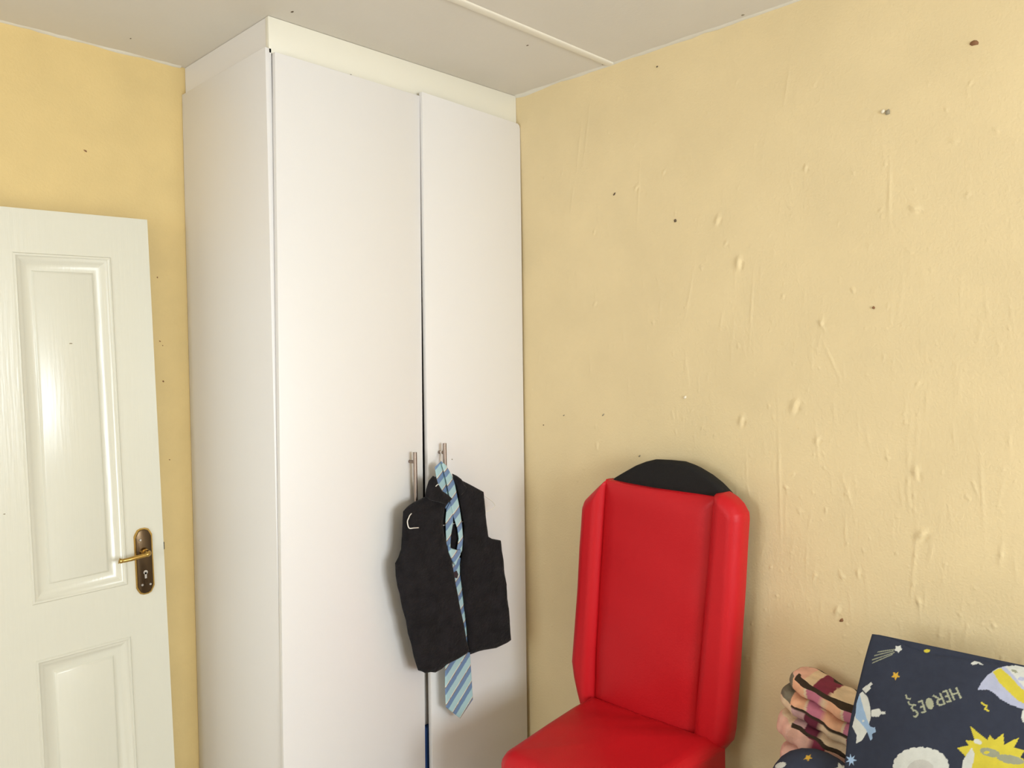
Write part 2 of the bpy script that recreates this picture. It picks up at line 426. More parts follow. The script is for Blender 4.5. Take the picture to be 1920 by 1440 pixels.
# ragged white filler where walls meet the ceiling
def bead(name, axis_, a, b, fixed, hfun, label):
    bm = bmesh.new(); n = 110; rr = random.Random(3); rows = []
    for k in range(n+1):
        s = a+(b-a)*k/n; h = hfun(s)*rr.uniform(0.7, 1.3); t = 0.004*rr.uniform(.7, 1.3)
        f = (lambda d, z: (fixed-d, s, z)) if axis_ == 'y' else (lambda d, z: (s, fixed-d, z))
        rows.append([bm.verts.new(f(*q)) for q in ((-0.002, H-h), (t, H-h*0.8), (t*1.6, H-h*0.3), (t*3, H+0.001))])
    for k in range(n):
        for j in range(3): bm.faces.new((rows[k][j], rows[k+1][j], rows[k+1][j+1], rows[k][j+1]))
    return tag(from_bm(name, bm, m_filler, smooth=True, ang=70), label, 'trim', **S)
bead('trim_2', 'y', YW, 1.985, XR, lambda s: 0.003+0.010*math.exp(-((s-1.93)/0.06)**2)+0.002*math.sin(s*23)**2, 'ragged white filler where the right wall meets the ceiling')
bead('trim_3', 'x', XW, 1.10, YB, lambda s: 0.003+0.002*math.sin(s*19)**2, 'ragged white filler where the back wall meets the ceiling')
for nm, d, lb in [('baseboard_left', (XW, XW+.015, YW, YB-.02, 0, .07), 'white baseboard along the left wall'), ('baseboard_front', (XW+.015, XR-.02, YW, YW+.015, 0, .07), 'white baseboard below the window wall'),
                  ('baseboard_back', (DX1, 1.09, YB-.015, YB, 0, .07), 'white baseboard behind the open door')]:
    tag(box(nm, m_alu, d), lb, 'baseboard', **S)

# ------------------------------------------------------------------ panel door, swung back against the wall
YD, DW, DH, DT = 2.43, 0.813, 2.032, 0.040
TH = math.radians(1.35)                                   # the leaf has dropped on its hinges
ex = np.array([math.cos(TH), 0, math.sin(TH)]); ez = np.array([-math.sin(TH), 0, math.cos(TH)])
TR = at(276, 412, 1, YD)
OD = TR-DW*ex-DH*ez
def dl(u, v, y=YD):
    P = at(u, v, 1, y)-OD; return float(P@ex), float(P@ez)
tl, tr_, bl, br = dl(24, 473), dl(211, 482), dl(58, 1138), dl(236, 1095)
px0, px1 = (tl[0]+bl[0])/2, (tr_[0]+br[0])/2
pz1, pz0 = (tl[1]+tr_[1])/2, (bl[1]+br[1])/2
lz1 = (dl(67, 1239)[1]+dl(244, 1193)[1])/2; lz0 = 0.22
mid = DW/2; qx0, qx1 = DW-px1, DW-px0
if qx1 > px0-0.06: qx1 = px0-0.06
rects = [(px0, px1, pz0, pz1), (qx0, qx1, pz0, pz1), (px0, px1, lz0, lz1), (qx0, qx1, lz0, lz1)]
bm = bmesh.new()
xs = [0, qx0, qx1, px0, px1, DW]; zs = [0, lz0, lz1, pz0, pz1, DH]
for i in range(5):
    for j in range(5):
        if i in (1, 3) and j in (1, 3): continue
        a = [bm.verts.new(p) for p in ((xs[i], 0, zs[j]), (xs[i+1], 0, zs[j]), (xs[i+1], 0, zs[j+1]), (xs[i], 0, zs[j+1]))]
        bm.faces.new(a)
bmesh.ops.remove_doubles(bm, verts=bm.verts, dist=1e-5)
ret = bmesh.ops.extrude_face_region(bm, geom=list(bm.faces))
for v in ret['geom']:
    if isinstance(v, bmesh.types.BMVert): v.co.y = DT
door = from_bm('door_1', bm, m_doorpaint)
tag(door, 'white four-panel door with a brass lever handle, swung open against the yellow wall', 'door', **S)
door.location = OD; door.rotation_euler = (0, -TH, 0)
prof = [(0, 0), (.003, -.0035), (.007, -.0035), (.010, .000), (.013, .001), (.020, .006), (.030, .0105), (.040, .012), (.046, .0115), (.050, .0065), (.054, .005)]
for (a0, a1, c0, c1) in rects:
    bm = bmesh.new(); rings = []
    for d, y in prof:
        rings.append([bm.verts.new(p) for p in ((a0+d, y, c0+d), (a1-d, y, c0+d), (a1-d, y, c1-d), (a0+d, y, c1-d))])
    for k in range(len(rings)-1):
        for j in range(4): bm.faces.new((rings[k][j], rings[k][(j+1) % 4], rings[k+1][(j+1) % 4], rings[k+1][j]))
    bm.faces.new(rings[-1])
    bk = [bm.verts.new(p) for p in ((a0, DT, c0), (a1, DT, c0), (a1, DT, c1), (a0, DT, c1))]
    bm.faces.new(bk[::-1])
    for j in range(4): bm.faces.new((rings[0][j], bk[j], bk[(j+1) % 4], rings[0][(j+1) % 4]))
    from_bm('panel', bm, m_doorpaint, door, smooth=True, ang=32)
# lever handle on its long plate
hx, hz1 = dl(266, 990); _, hz0 = dl(271, 1114)
hx = (dl(252, 1050)[0]+dl(287, 1050)[0])/2; hw = (dl(287, 1050)[0]-dl(252, 1050)[0])/2*0.98
def plate_poly(k):
    w = hw*k; c = hw*(1-k); P = []
    for s, zc in ((1, hz1-c), (-1, hz0+c)):
        e = [(w, -.022), (w*.86, -.014), (w*.62, -.004), (w*.25, 0)]
        e = e+[(-x, z) for x, z in e[::-1]]
        if s < 0: e = [(-x, -z) for x, z in e]
        P += [(hx+x, zc+z) for x, z in e]
    return P
pl = prism('back_plate', m_brass2, plate_poly(1.0), -0.004, 0.001, door, bev=0.0)
pl2 = prism('plate_face', m_brass, plate_poly(0.84), -0.0075, -0.0035, pl, bev=0.0012)
for (u, v) in [(261, 1012), (265, 1096), (280, 1094)]:
    x, z = dl(u, v); bm = bmesh.new(); add_tube(bm, [(x, -.0065, z), (x, -.0095, z)], [.0042, .003], 10); from_bm('screw', bm, m_screw, pl)
x, z = dl(271, 1072); bm = bmesh.new(); add_tube(bm, [(x, -.006, z), (x, -.0085, z)], .0062, 12); add_box(bm, x-.003, x+.003, -.0085, -.006, z-.018, z)
from_bm('keyhole', bm, m_screw, pl)
x0, z0 = dl(268, 1034); x1, z1 = dl(228, 1052, YD-0.045)
bm = bmesh.new()
add_tube(bm, [(x0, -.006, z0), (x0, -.020, z0)], [.013, .0105], 16)
add_tube(bm, curve([(x0, -.018, z0), (x0, -.040, z0+.001), (x0-.010, -.047, z0-.001), (x0+(x1-x0)*.35, -.048, z0+(z1-z0)*.40), (x0+(x1-x0)*.75, -.047, z0+(z1-z0)*.92), (x1, -.045, z1), (x1-.008, -.043, z1+.002)], 6),
         [.0085]*12+[.0065]*12+[.006]*6+[.0068]*4+[.0085, .0092, .004], 12)
from_bm('lever', bm, m_brass2, door, smooth=True, ang=50)
x, z = dl(306, 1025); bm = bmesh.new(); add_box(bm, DW-.004, DW+.007, .012, .026, z-.011, z+.011)
from_bm('latch_bolt', bm, m_dark, door)
for z in (.2, 1.0, 1.8):
    bm = bmesh.new(); add_tube(bm, [(-.008, DT+.004, z), (-.008, DT+.004, z+.1)], .006, 10); add_box(bm, -.008, .03, DT, DT+.003, z, z+.1); from_bm('hinge', bm, m_screw, door)
for (u, v, a) in [(134, 644, .004), (8, 964, .004)]:
    x, z = dl(u, v); wedge_blob('scuff_mark', m_greyspot, (x, .004 if u > 100 else 0, z), (0, -1, 0), .0016, a, .0012, 0.8, door)

# ------------------------------------------------------------------ built-in wardrobe
YF = YB-0.5239; YDo = YF-0.018; DTH = 0.016
xo = at(499, 700, 1, YF)[0]-0.006                      # outer face of the side panel
xo = at(498, 120, 1, YF)[0]
zc = H-0.0867                                           # underside of the filler
W = empty('wardrobe', (xo, YB, 0))
tag(W, 'tall white built-in wardrobe with two long doors reaching the ceiling', 'wardrobe')
def wp(name, m, d, parent=W, bev=0.0):
    o = box(name, m, (d[0]-xo, d[1]-xo, d[2]-YB, d[3]-YB, d[4], d[5]), parent, bev=bev); return o
wp('side_panel', m_melamine, (xo, xo+.018, YF, YB-.002, 0, zc), bev=.0008)
wp('top_panel', m_inner, (xo+.018, XR-.026, YF+.004, YB-.004, zc-.035, zc-.018))
wp('side_filler', m_melamine, (xo+.012, xo+.028, YF+.016, YB-.002, zc, H-.001))
wp('front_filler', m_melamine_cream, (xo+.011, XR-.004, YF, YF+.016, zc-.012, H-.001), bev=.0006)
wp('side_panel', m_inner, (XR-.022, XR-.006, YF+.003, YB-.004, 0, zc-.036))
wp('back_panel', m_inner, (xo+.019, XR-.023, YB-.014, YB-.004, .1, zc-.036))
wp('shelf', m_inner, (xo+.019, XR-.023, YF+.03, YB-.016, 1.9, 1.916))
wp('shelf', m_inner, (xo+.019, XR-.023, YF+.03, YB-.016, .20, .216))
wp('bottom_panel', m_inner, (xo+.019, XR-.023, YF+.004, YB-.016, .09, .106))
wp('plinth', m_melamine, (xo+.019, XR-.023, YF+.02, YF+.036, 0, .089))
wp('hanging_rail', m_steel, (xo+.019, XR-.023, YB-.27, YB-.25, 1.80, 1.82), bev=.006)

def ext(p, q, z):                                        # follow a door edge down to height z
    k = (z-p[1])/(q[1]-p[1]); return (p[0]+(q[0]-p[0])*k, z)
def P2(u, v, y=YDo): q = at(u, v, 1, y); return (q[0], q[2])
zb = 0.085
a, b_, c, d = P2(515.5, 97), P2(787, 179.6), P2(797.5, 1440), P2(532, 1440)
poly1 = [ext(a, d, zb), ext(b_, c, zb), b_, a]
AJ = 0.012                                              # its latch side stands this far forward
a2, b2, c2, d2 = P2(791.5, 172, YDo-AJ), P2(975, 233), P2(989.5, 1440), P2(811, 1440, YDo-AJ)
b2 = (min(b2[0], XR-.004), b2[1]); e2 = ext(b2, c2, zb); e2 = (min(e2[0], XR-.004), zb)
poly2 = [ext(a2, d2, zb), e2, (b2[0], b2[1]-.016), (b2[0]-.003, b2[1]-.006), (b2[0]-.011, b2[1]), a2]
def loc2(p): return [(x-xo, z) for x, z in p]
doors = [prism('door', m_melamine, loc2(poly1), YDo-YB, YDo+DTH-YB, W, bev=.0007),
         prism('door', m_melamine, loc2(poly2), YDo-YB, YDo+DTH-YB, W, bev=.0007)]
for v in doors[1].data.vertices: v.co.y -= AJ*min(1.0, max(0.0, (b2[0]-xo-v.co.x)/(b2[0]-a2[0])))
YH = YDo-0.028
HND = []
for dr, (u, v), fwd in ((doors[0], (778, 848), 0), (doors[1], (833.5, 831), AJ*.88)):
    T = at(u, v, 1, YH-fwd)
    bm = bmesh.new(); Lh = 0.235; x = T[0]-xo; y = YH-fwd-YB
    add_tube(bm, [(x, y, T[2]), (x, y, T[2]-Lh)], .006, 16)
    pz = T[2]-0.030
    for z in (pz, T[2]-Lh+.030): add_tube(bm, [(x, y, z), (x, YDo-fwd-YB+.001, z)], .005, 12)
    from_bm('handle', bm, m_steel, dr, smooth=True, ang=50); HND.append((T[0], YH-fwd, T[2], pz))
p = P2(844, 861); wedge_blob('scuff_mark', m_greyspot, (p[0]-xo, YDo-AJ*.85-YB, p[1]), (0, -1, 0), .002, .0028, .0008, 0, doors[1])
for (u, v) in [(653, 136)]:
    p = at(u, v, 1, YF); wedge_blob('scuff_mark', m_darkspot, (p[0]-xo, YDo+.006-YB, poly1[3][1]+(poly1[2][1]-poly1[3][1])*.5+.002), (0, -1, 0), .002, .005, .001, 1.2, doors[0])

# cloth seen through the gap between the doors
xg = (poly1[1][0]+poly2[0][0])/2
zsplit = at(800, 1353, 1, YF+.03)[2]
def slab(name, m, x0, x1, y0, y1, z0, z1, lab, cat):
    bm = bmesh.new(); add_box(bm, x0, x1, y0, y1, z0, z1, bev=min(.012, (z1-z0)*.3), seg=3)
    bmesh.ops.subdivide_edges(bm, edges=[e for e in bm.edges if e.calc_length() > .1], cuts=4, use_grid_fill=True)
    rr = random.Random(9)
    for v in bm.verts: v.co.y += .0012*math.sin(v.co.x*37)+.001*math.sin(v.co.z*61)
    return tag(from_bm(name, bm, m, smooth=True, ang=60), lab, cat)
slab('folded_blanket', m_bluecloth, xg-.2, xg+.2, YF+.004, YF+.38, .2175, zsplit, 'folded navy blue blanket glimpsed low in the gap between the wardrobe doors', 'blanket')
slab('folded_blanket', m_greycloth, xg-.2, xg+.2, YF+.004, YF+.38, zsplit+.001, zsplit+.34, 'folded grey blanket on the blue one inside the wardrobe', 'blanket')

# ------------------------------------------------------------------ clothes hanger, vest and tie on the wardrobe handle
def up2(pts, y):
    return [P2(u, v, y) for u, v in pts]
hx_, hy_, hz_, hp_ = HND[1]
def hp(u, v, y): q = at(u, v, 1, y); return tuple(q)
YV = 1.902                                               # plane of the vest
pk = hp_                                                 # height of the handle post that carries the hook
hookc = (hx_-.001, pk)
YDk = YDo-AJ*.88
hook = [(hookc[0]+.0085, YDk-.017, pk-.003), (hookc[0]+.007, YDk-.017, pk+.0045), (hookc[0], YDk-.018, pk+.0072), (hookc[0]-.0075, YDk-.019, pk+.003), (hookc[0]-.0085, YDk-.022, pk-.006)]
neck = hp(838, 892, YV+.009); lc = hp(764, 979, YV-.026); lb = hp(767, 990, YV-.028)
rc = hp(925, 942, YV+.012); rb = hp(927, 951, YV+.012)
loop = hook+[hp(827, 866, YDk-.036), hp(834, 884, YV+.012), neck]
bm = bmesh.new()
add_tube(bm, curve(loop, 6), .0011, 8)
add_tube(bm, curve([neck, hp(800, 935, YV+.014), hp(772, 962, YV-.018), hp(766, 972, YV-.030), lc, lb, hp(776, 990, YV-.030), hp(790, 989, YV-.012), hp(815, 987, YV+.006), hp(850, 982, YV+.008), hp(880, 974, YV+.010), hp(911, 960, YV+.012), rb, rc,
                    hp(906, 928, YV+.012), hp(870, 908, YV+.016), neck], 6), .0016, 8)
hg = from_bm('clothes_hanger', bm, m_wire, None, smooth=True, ang=60)
tag(hg, 'thin white wire clothes hanger hooked on the wardrobe handle', 'hanger')

left_px = [(803, 912), (798, 931), (785, 938), (775, 942), (764, 950), (756, 959), (755, 975), (754, 1000), (752, 1030), (747, 1045), (741, 1056), (742, 1080), (745, 1098), (749, 1112), (754, 1140), (761, 1163),
           (765, 1188), (771, 1207), (776, 1232), (781, 1248), (784, 1257), (791, 1259), (797, 1262), (806, 1260), (816, 1261), (828, 1254), (839, 1244), (857, 1236), (873, 1226), (879, 1220),
           (873, 1195), (869, 1170), (862, 1140), (857, 1112), (851, 1080), (846, 1050), (838, 1025), (832, 1003), (829, 978), (832, 955), (838, 945), (846, 934), (838, 927), (828, 920), (818, 905), (811, 900)]
right_px = [(849, 893), (857, 893), (866, 901), (880, 908), (906, 922), (908, 945), (911, 980), (915, 1006), (922, 1010), (938, 1013), (940, 1031), (943, 1050), (945, 1075), (949, 1095), (950, 1122), (953, 1140), (955, 1165),
            (956, 1185), (957.5, 1200), (945, 1209), (930, 1215), (905, 1219), (885, 1224), (878, 1223), (877, 1200), (875, 1170), (871, 1140), (868, 1112), (865, 1085), (863, 1060), (866, 1040), (869, 1010), (871, 985),
            (866, 965), (862, 940), (856, 915)]
back_px = [(812, 893), (803, 912), (798, 931), (775, 942), (757, 960), (755, 1000), (752, 1030), (743, 1056), (745, 1095), (762, 1163), (772, 1207), (786, 1254), (800, 1254), (816, 1254), (839, 1240), (876, 1219), (905, 1214), (945, 1203),
           (955, 1195), (953, 1165), (947, 1095), (938, 1031), (936, 1014), (918, 1010), (911, 1000), (906, 945), (904, 922), (880, 908), (866, 903), (857, 894), (845, 900), (838, 905), (826, 896)]
V0 = P2(850, 1080, YV)
VE = empty('quilted_vest', (V0[0], YV, P2(850, 1255, YV)[1]))
tag(VE, 'black sleeveless quilted vest hanging open from the wardrobe handle', 'vest')
vo = np.array(VE.location)
def vpanel(name, px, y, T, R_, seed, quilt=True, rows=110, cols=60, mm=None):
    poly = [(x-vo[0], z-vo[2]) for x, z in up2(px, y)]
    def fr_(S_, T_, D):
        r = T*rnd(D, R_)
        if quilt: r = r*(1-0.18*np.abs(np.sin(T_*math.pi/0.062+0.4*np.sin(S_*9+seed)))**8)+0.0022*np.sin(S_*41+seed)*np.sin(T_*29+seed*2)*np.clip(D/.02, 0, 1)
        return r+.0005
    return puff(name, mm or m_vest, poly, (0, y-YV, 0), EX, EZ, fr_, lambda S_, T_, D: .004*rnd(D, .01)+.0005, rows, cols, VE)
vpanel('back_panel', back_px, YV+.0125, .005, .02, 1)
vpanel('front_panel', left_px, YV-.010, .011, .022, 2)
vpanel('front_panel', right_px, YV-.005, .011, .022, 5)
vpanel('collar', [(812, 892), (804, 902), (799, 918), (797, 931), (806, 938), (820, 941), (836, 946), (847, 935), (839, 927), (828, 920), (820, 906), (817, 896)], YV-.021, .010, .012, 3, False, 50, 24)
vpanel('collar', [(848, 888), (856, 892), (864, 898), (868, 906), (874, 914), (868, 924), (862, 930), (856, 908), (850, 897)], YV-.014, .009, .011, 4, False, 50, 20)
# label loop at the collar
bm = bmesh.new(); add_tube(bm, [np.asarray(q)-vo for q in curve([hp(817, 912, YV-.035), hp(820, 909, YV-.036), hp(822, 908, YV-.034)], 4)], .0014, 6)
from_bm('hang_loop', bm, m_wire, VE)

TI = empty('necktie', tuple(at(862, 1346, 1, YV+.004))); tag(TI, 'pale blue striped necktie looped over the hanger and hanging through the vest', 'tie'); to = np.array(TI.location)
teal, blue, pale, brown = lin((163, 196, 200)), lin((104, 132, 168)), lin((214, 216, 200)), lin((128, 104, 92))
def tie_col(y):
    def f(S_, T_):
        X = S_+to[0]; Z = T_+to[2]
        t = ((X*0.92-Z)/0.056) % 1.0                 # stripes rising to the right
        c = np.broadcast_to(teal, S_.shape+(3,)).copy()
        c[(t > .56) & (t < .93)] = blue; c[(t > .50) & (t < .56)] = brown; c[(t > .44) & (t < .50)] = pale
        return c
    return f
def tpart(name, px, y, T=.0022, rows=260, cols=60, bulge=None):
    poly = [(x-to[0], z-to[2]) for x, z in up2(px, y)]
    return puff(name, m_tie, poly, (0, y-to[1], 0), EX, EZ, lambda S_, T_, D: T*rnd(D, .006)+.0004+(bulge(S_, T_) if bulge is not None else 0), lambda S_, T_, D: T*.6*rnd(D, .006)+.0004, rows, cols, TI, tie_col(y))
YT = YV-.004
tpart('blade', [(848, 1040), (864, 1046), (862, 1075), (868, 1112), (873, 1160), (878, 1205), (881, 1225), (884, 1270), (886.5, 1311), (862.5, 1347), (836, 1326), (834.5, 1290), (834.5, 1245), (838, 1180), (842, 1110)], YV+.002)
tpart('neck_loop', [(815, 876), (826, 866), (831, 872), (836, 888), (842, 915), (846, 945), (838, 960), (826, 930), (819, 900)], YT+.008, .0025)
tpart('neck_loop', [(826, 864), (836, 872), (845, 888), (851, 900), (857, 930), (862, 955), (866, 985), (868, 1010), (866, 1032), (858, 1048), (851, 1052), (856, 1032), (860, 1010), (857, 990), (849, 965), (843, 935), (836, 900), (831, 880)], YT-.002, .0028, 260)
tpart('neck_loop', [(846, 938), (850, 955), (849, 982), (845, 1005), (844, 1030), (850, 1048), (844, 1052), (837, 1030), (836, 1005), (835, 975), (837, 955)], YT+.002, .0028, 260)
tpart('knot', [(839, 1022), (846, 1028), (856, 1031), (863, 1030), (862, 1040), (857, 1050), (853, 1060), (846, 1050), (840, 1036)], YT-.012, .007, 40)
tpart('tail', [(846, 1050), (856, 1050), (861, 1070), (863, 1098), (866, 1120), (852, 1116), (848, 1080)], YV-.0005, .0015, 40)
poly = [(x-to[0], z-to[2]) for x, z in up2([(850, 1074), (856, 1070), (859, 1077), (857, 1084), (850, 1083)], YV-.004)]
puff('crest', m_crest, poly, (0, YV-.004-to[1], 0), EX, EZ, lambda S_, T_, D: .001+0*S_, lambda S_, T_, D: .001+0*S_, 6, 5, TI)

# ------------------------------------------------------------------ red chair against the right wall
ZS = 0.53                                                # seat height
XBK = 1.985                                              # plane the backrest faces are built on
CHR = empty('dining_chair', (1.75, 1.34, 0)); co = np.array(CHR.location)
tag(CHR, 'red leatherette high-back chair with a black arched top, standing against the yellow wall', 'chair')
AY = np.array([0, -1., 0])                               # across the chair, to the right as seen from its front
def bk(pts, x=XBK):
    O_ = np.array([x, co[1], 0.]); return [on(u, v, O_, AY, EZ) for u, v in pts]
OB = lambda x: (x-co[0], 0, 0)
arch = [(1128, 930), (1150, 896), (1165, 887), (1190, 873), (1208, 866), (1225, 862), (1250, 863), (1278, 866), (1300, 875), (1325, 890), (1345, 906), (1363, 925), (1378, 945)]
shell_low = bk(arch)+bk([(1383, 1000), (1374, 1200), (1362, 1380), (1340, 1400)])+bk([(1112, 1300), (1100, 1230), (1114, 1000)])
puff('backrest', m_blackfab, shell_low, OB(XBK+.012), AY, EZ, lambda S_, T_, D: .018*rnd(D, .012)+.001, lambda S_, T_, D: .040*rnd(D, .02)+.001, 90, 50, CHR)
zj = ZS-.04
cen = bk([(1143, 897), (1180, 905), (1230, 914), (1290, 924), (1352, 931), (1347, 1000), (1338, 1100), (1327, 1200), (1318, 1300), (1313, 1400), (1120, 1330), (1122, 1290), (1128, 1150), (1136, 1030), (1141, 950)])
s0 = min(p[0] for p in cen); s1 = max(p[0] for p in cen)
def cfront(S_, T_, D):
    a = (S_-s0)/(s1-s0)
    return .012+.020*rnd(D, .06)+.010*np.sin(np.pi*np.clip(a, 0, 1))**.7+.0015*np.sin(T_*30)*np.sin(S_*17)
puff('back_cushion', m_red, cen, OB(XBK), AY, EZ, cfront, lambda S_, T_, D: .004+0*S_, 80, 60, CHR)
lw = bk([(1146, 897), (1132, 910), (1118, 924), (1108, 934), (1103, 948), (1101, 980), (1098, 1020), (1094, 1100), (1088, 1180), (1084, 1232), (1088, 1262), (1094, 1290), (1104, 1330), (1123, 1330), (1126, 1230), (1131, 1150), (1137, 1050), (1143, 960), (1148, 905)])
rw = bk([(1349, 924), (1364, 922), (1380, 933), (1391, 945), (1400, 962), (1401, 975), (1398, 1020), (1394, 1100), (1388, 1190), (1382, 1290), (1376, 1370), (1372, 1390), (1352, 1412), (1335, 1410), (1309, 1395), (1313, 1350), (1322, 1250), (1330, 1150), (1338, 1050), (1345, 960)])
def wfront(side):
    def f(S_, T_, D):
        return .016+.038*rnd(D, .034)
    return f
puff('bolster', m_red, lw, OB(XBK), AY, EZ, wfront(-1), lambda S_, T_, D: .012*rnd(D, .012)+.012, 90, 26, CHR)
puff('bolster', m_red, rw, OB(XBK), AY, EZ, wfront(1), lambda S_, T_, D: .012*rnd(D, .012)+.012, 90, 26, CHR)
# seat
def zp(u, v, z=ZS): q = at(u, v, 2, z); return (q[0]-co[0], q[1]-co[1])
fl = zp(925, 1412); blk = zp(1098, 1306)
xf, xb = fl[0], XBK-.02-co[0]
yl_f, yl_b = fl[1]+.004, blk[1]+.002
yr_b, yr_f = 1.128-co[1], 1.135-co[1]
seat = [(xb, yr_b), (xb, yl_b), (xb-.10, yl_b-.002), (xf+.10, yl_f+.006), (xf+.045, yl_f-.002), (xf+.018, yl_f-.016), (xf+.004, yl_f-.040), (xf, yl_f-.075),
        (xf, yr_f+.075), (xf+.004, yr_f+.040), (xf+.018, yr_f+.016), (xf+.045, yr_f+.002), (xf+.10, yr_f-.004), (xb-.10, yr_b+.003)]
seat = [(y, x) for x, y in seat]                         # plane axes: s along y, t along x  (normal = up)
def sfront(S_, T_, D):
    return .030*rnd(D, .040)+.016*np.clip(D/.2, 0, 1)**.8-.030+(.002*np.sin(S_*23+T_*11)+.0016*np.sin(S_*46+6*np.sin(T_*9))*np.clip((S_-.0)/.2, 0, 1))*np.clip(D/.05, 0, 1)
O2 = (0, 0, ZS)
puff('seat', m_red, [(-s, t) for s, t in seat], (0, 0, ZS-.0), -EY, EX, lambda S_, T_, D: sfront(S_, T_, D), lambda S_, T_, D: .115-.012*(1-rnd(D, .015)), 80, 80, CHR) if False else \
puff('seat', m_red, [(t, s) for s, t in seat], (0, 0, ZS), EX, EY, sfront, lambda S_, T_, D: .115-.012*(1-rnd(D, .015)), 80, 80, CHR)
for sx, sy in ((xf+.035, yl_f-.04), (xf+.035, yr_f+.04), (xb-.02, yl_b-.035), (xb-.02, yr_b+.035)):
    bm = bmesh.new(); add_tube(bm, [(sx, sy, ZS-.11), (sx, sy, .02), (sx, sy, 0)], [.024, .016, .015], 4); from_bm('leg', bm, m_legs, CHR)

# ------------------------------------------------------------------ bed and bedding in the corner
BE = empty('bed', (1.58, 0.0, 0)); tag(BE, 'single bed with a pale mattress along the yellow wall under the pillows', 'bed')
bx0, bx1, by0, by1 = 1.14-1.58, 2.05-1.58, -.93, .93
box('bed_base', m_bedbase, (bx0, bx1, by0, by1, .08, .27), BE, bev=.012)
box('mattress', m_mattress, (bx0, bx1, by0, by1, .271, .46), BE, bev=.035, seg=4)
for sx in (bx0+.06, bx1-.06):
    for sy in (by0+.08, by1-.08):
        bm = bmesh.new(); add_tube(bm, [(sx, sy, .085), (sx, sy, 0)], [.025, .018], 12); from_bm('leg', bm, m_legs, BE)

navy, white, lilac, yel, gold, sky, gry = [lin(c) for c in ((52, 56, 70), (205, 206, 200), (176, 180, 204), (205, 190, 66), (206, 164, 62), (150, 176, 206), (150, 152, 130))]
# printed pillow leaning against the wall
tilt = math.radians(20)
PO = np.array([1.835, .55, .80]); pex = np.array([0, -1., 0]); pey = np.array([math.sin(tilt), 0, math.cos(tilt)])
def pp(pts): return [on(u, v, PO, pex, pey) for u, v in pts]
edge_px = [(1585, 1440), (1590, 1385), (1598, 1340), (1610, 1290), (1622, 1240), (1630, 1210), (1636, 1189), (1662, 1192), (1684, 1203), (1712, 1217), (1745, 1226), (1800, 1233), (1850, 1241), (1885, 1246), (1920, 1258), (1980, 1266), (2060, 1274), (2130, 1270)]
ep = pp(edge_px)
tb = (0.47-PO[2])/math.cos(tilt)
sL = ep[0][0]; sR = ep[-1][0]
pil = [(sL-.02, tb+.02)]+ep+[(sR+.01, ep[-1][1]-.1), (sR+.01, tb+.03), (sR-.06, tb), (sL+.05, tb)]
def star(u, v, r1, r2, n, rot=0, sq=1.0):
    return [(u+(r1 if k % 2 == 0 else r2)*math.cos(rot+math.pi*k/n), v+sq*(r1 if k % 2 == 0 else r2)*math.sin(rot+math.pi*k/n)) for k in range(2*n)]
def disc(u, v, a, b, rot=0, n=20):
    return [(u+a*math.cos(t)*math.cos(rot)-b*math.sin(t)*math.sin(rot), v+a*math.cos(t)*math.sin(rot)+b*math.sin(t)*math.cos(rot)) for t in [2*math.pi*k/n for k in range(n)]]
def stroke(p, q, w):
    dx, dy = q[0]-p[0], q[1]-p[1]; l = math.hypot(dx, dy) or 1; nx, ny = -dy/l*w/2, dx/l*w/2; ex_, ey_ = dx/l*w*.3, dy/l*w*.3
    return [(p[0]+nx-ex_, p[1]+ny-ey_), (q[0]+nx+ex_, q[1]+ny+ey_), (q[0]-nx+ex_, q[1]-ny+ey_), (p[0]-nx-ex_, p[1]-ny-ey_)]
motifs = []                                              # (polygon in photograph pixels, colour), printed later over earlier
# word printed upside down
LET = {'H': [((0, 0), (0, 1)), ((1, 0), (1, 1)), ((0, .5), (1, .5))], 'E': [((0, 0), (0, 1)), ((0, 0), (.9, 0)), ((0, .5), (.75, .5)), ((0, 1), (.9, 1))],
       'R': [((0, 0), (0, 1)), ((0, 1), (.7, 1)), ((.7, 1), (.95, .78)), ((.95, .78), (.7, .5)), ((.7, .5), (0, .5)), ((.35, .5), (1, 0))],
       'S': [((1, .92), (.5, 1)), ((.5, 1), (.05, .8)), ((.05, .8), (.3, .55)), ((.3, .55), (.8, .42)), ((.8, .42), (.95, .2)), ((.95, .2), (.5, 0)), ((.5, 0), (0, .1))]}
base = {'H': ((1792, 1289.5), (-12.2, 3), (9.3, 19)), 'E': ((1774, 1295), (-7.5, 2), (8.4, 19.5)), 'R': ((1762, 1300), (-12.5, 4.2), (9.5, 19.5)),
        'e': ((1728, 1314), (-7.5, 2), (7.2, 20.5)), 'S': ((1716, 1320), (-8.8, 3), (7, 22))}       # baseline start, advance, cap height
for k, (o_, xv, upv) in base.items():
    for p, q in LET[k.upper()]:
        f = lambda a: (o_[0]+xv[0]*a[0]+upv[0]*a[1], o_[1]+xv[1]*a[0]+upv[1]*a[1])
        motifs.append((stroke(f(p), f(q), 3.3), gry*1.25))
motifs.append((disc(1743, 1319, 7.2, 11.2, -.33), gry*1.25))
for a, b in [((1697, 1303), (1699, 1309)), ((1699, 1309), (1705, 1310)), ((1702, 1316), (1704, 1320)), ((1704, 1320), (1711, 1322))]: motifs.append((stroke(a, b, 3), gry*1.2))
for a, b in [((1840, 1317), (1844, 1321)), ((1844, 1321), (1850, 1323)), ((1850, 1323), (1847, 1329)), ((1847, 1329), (1854, 1333))]: motifs.append((stroke(a, b, 3.2), yel))
motifs.append((star(1676, 1266, 9, 4, 5, .3), gold))
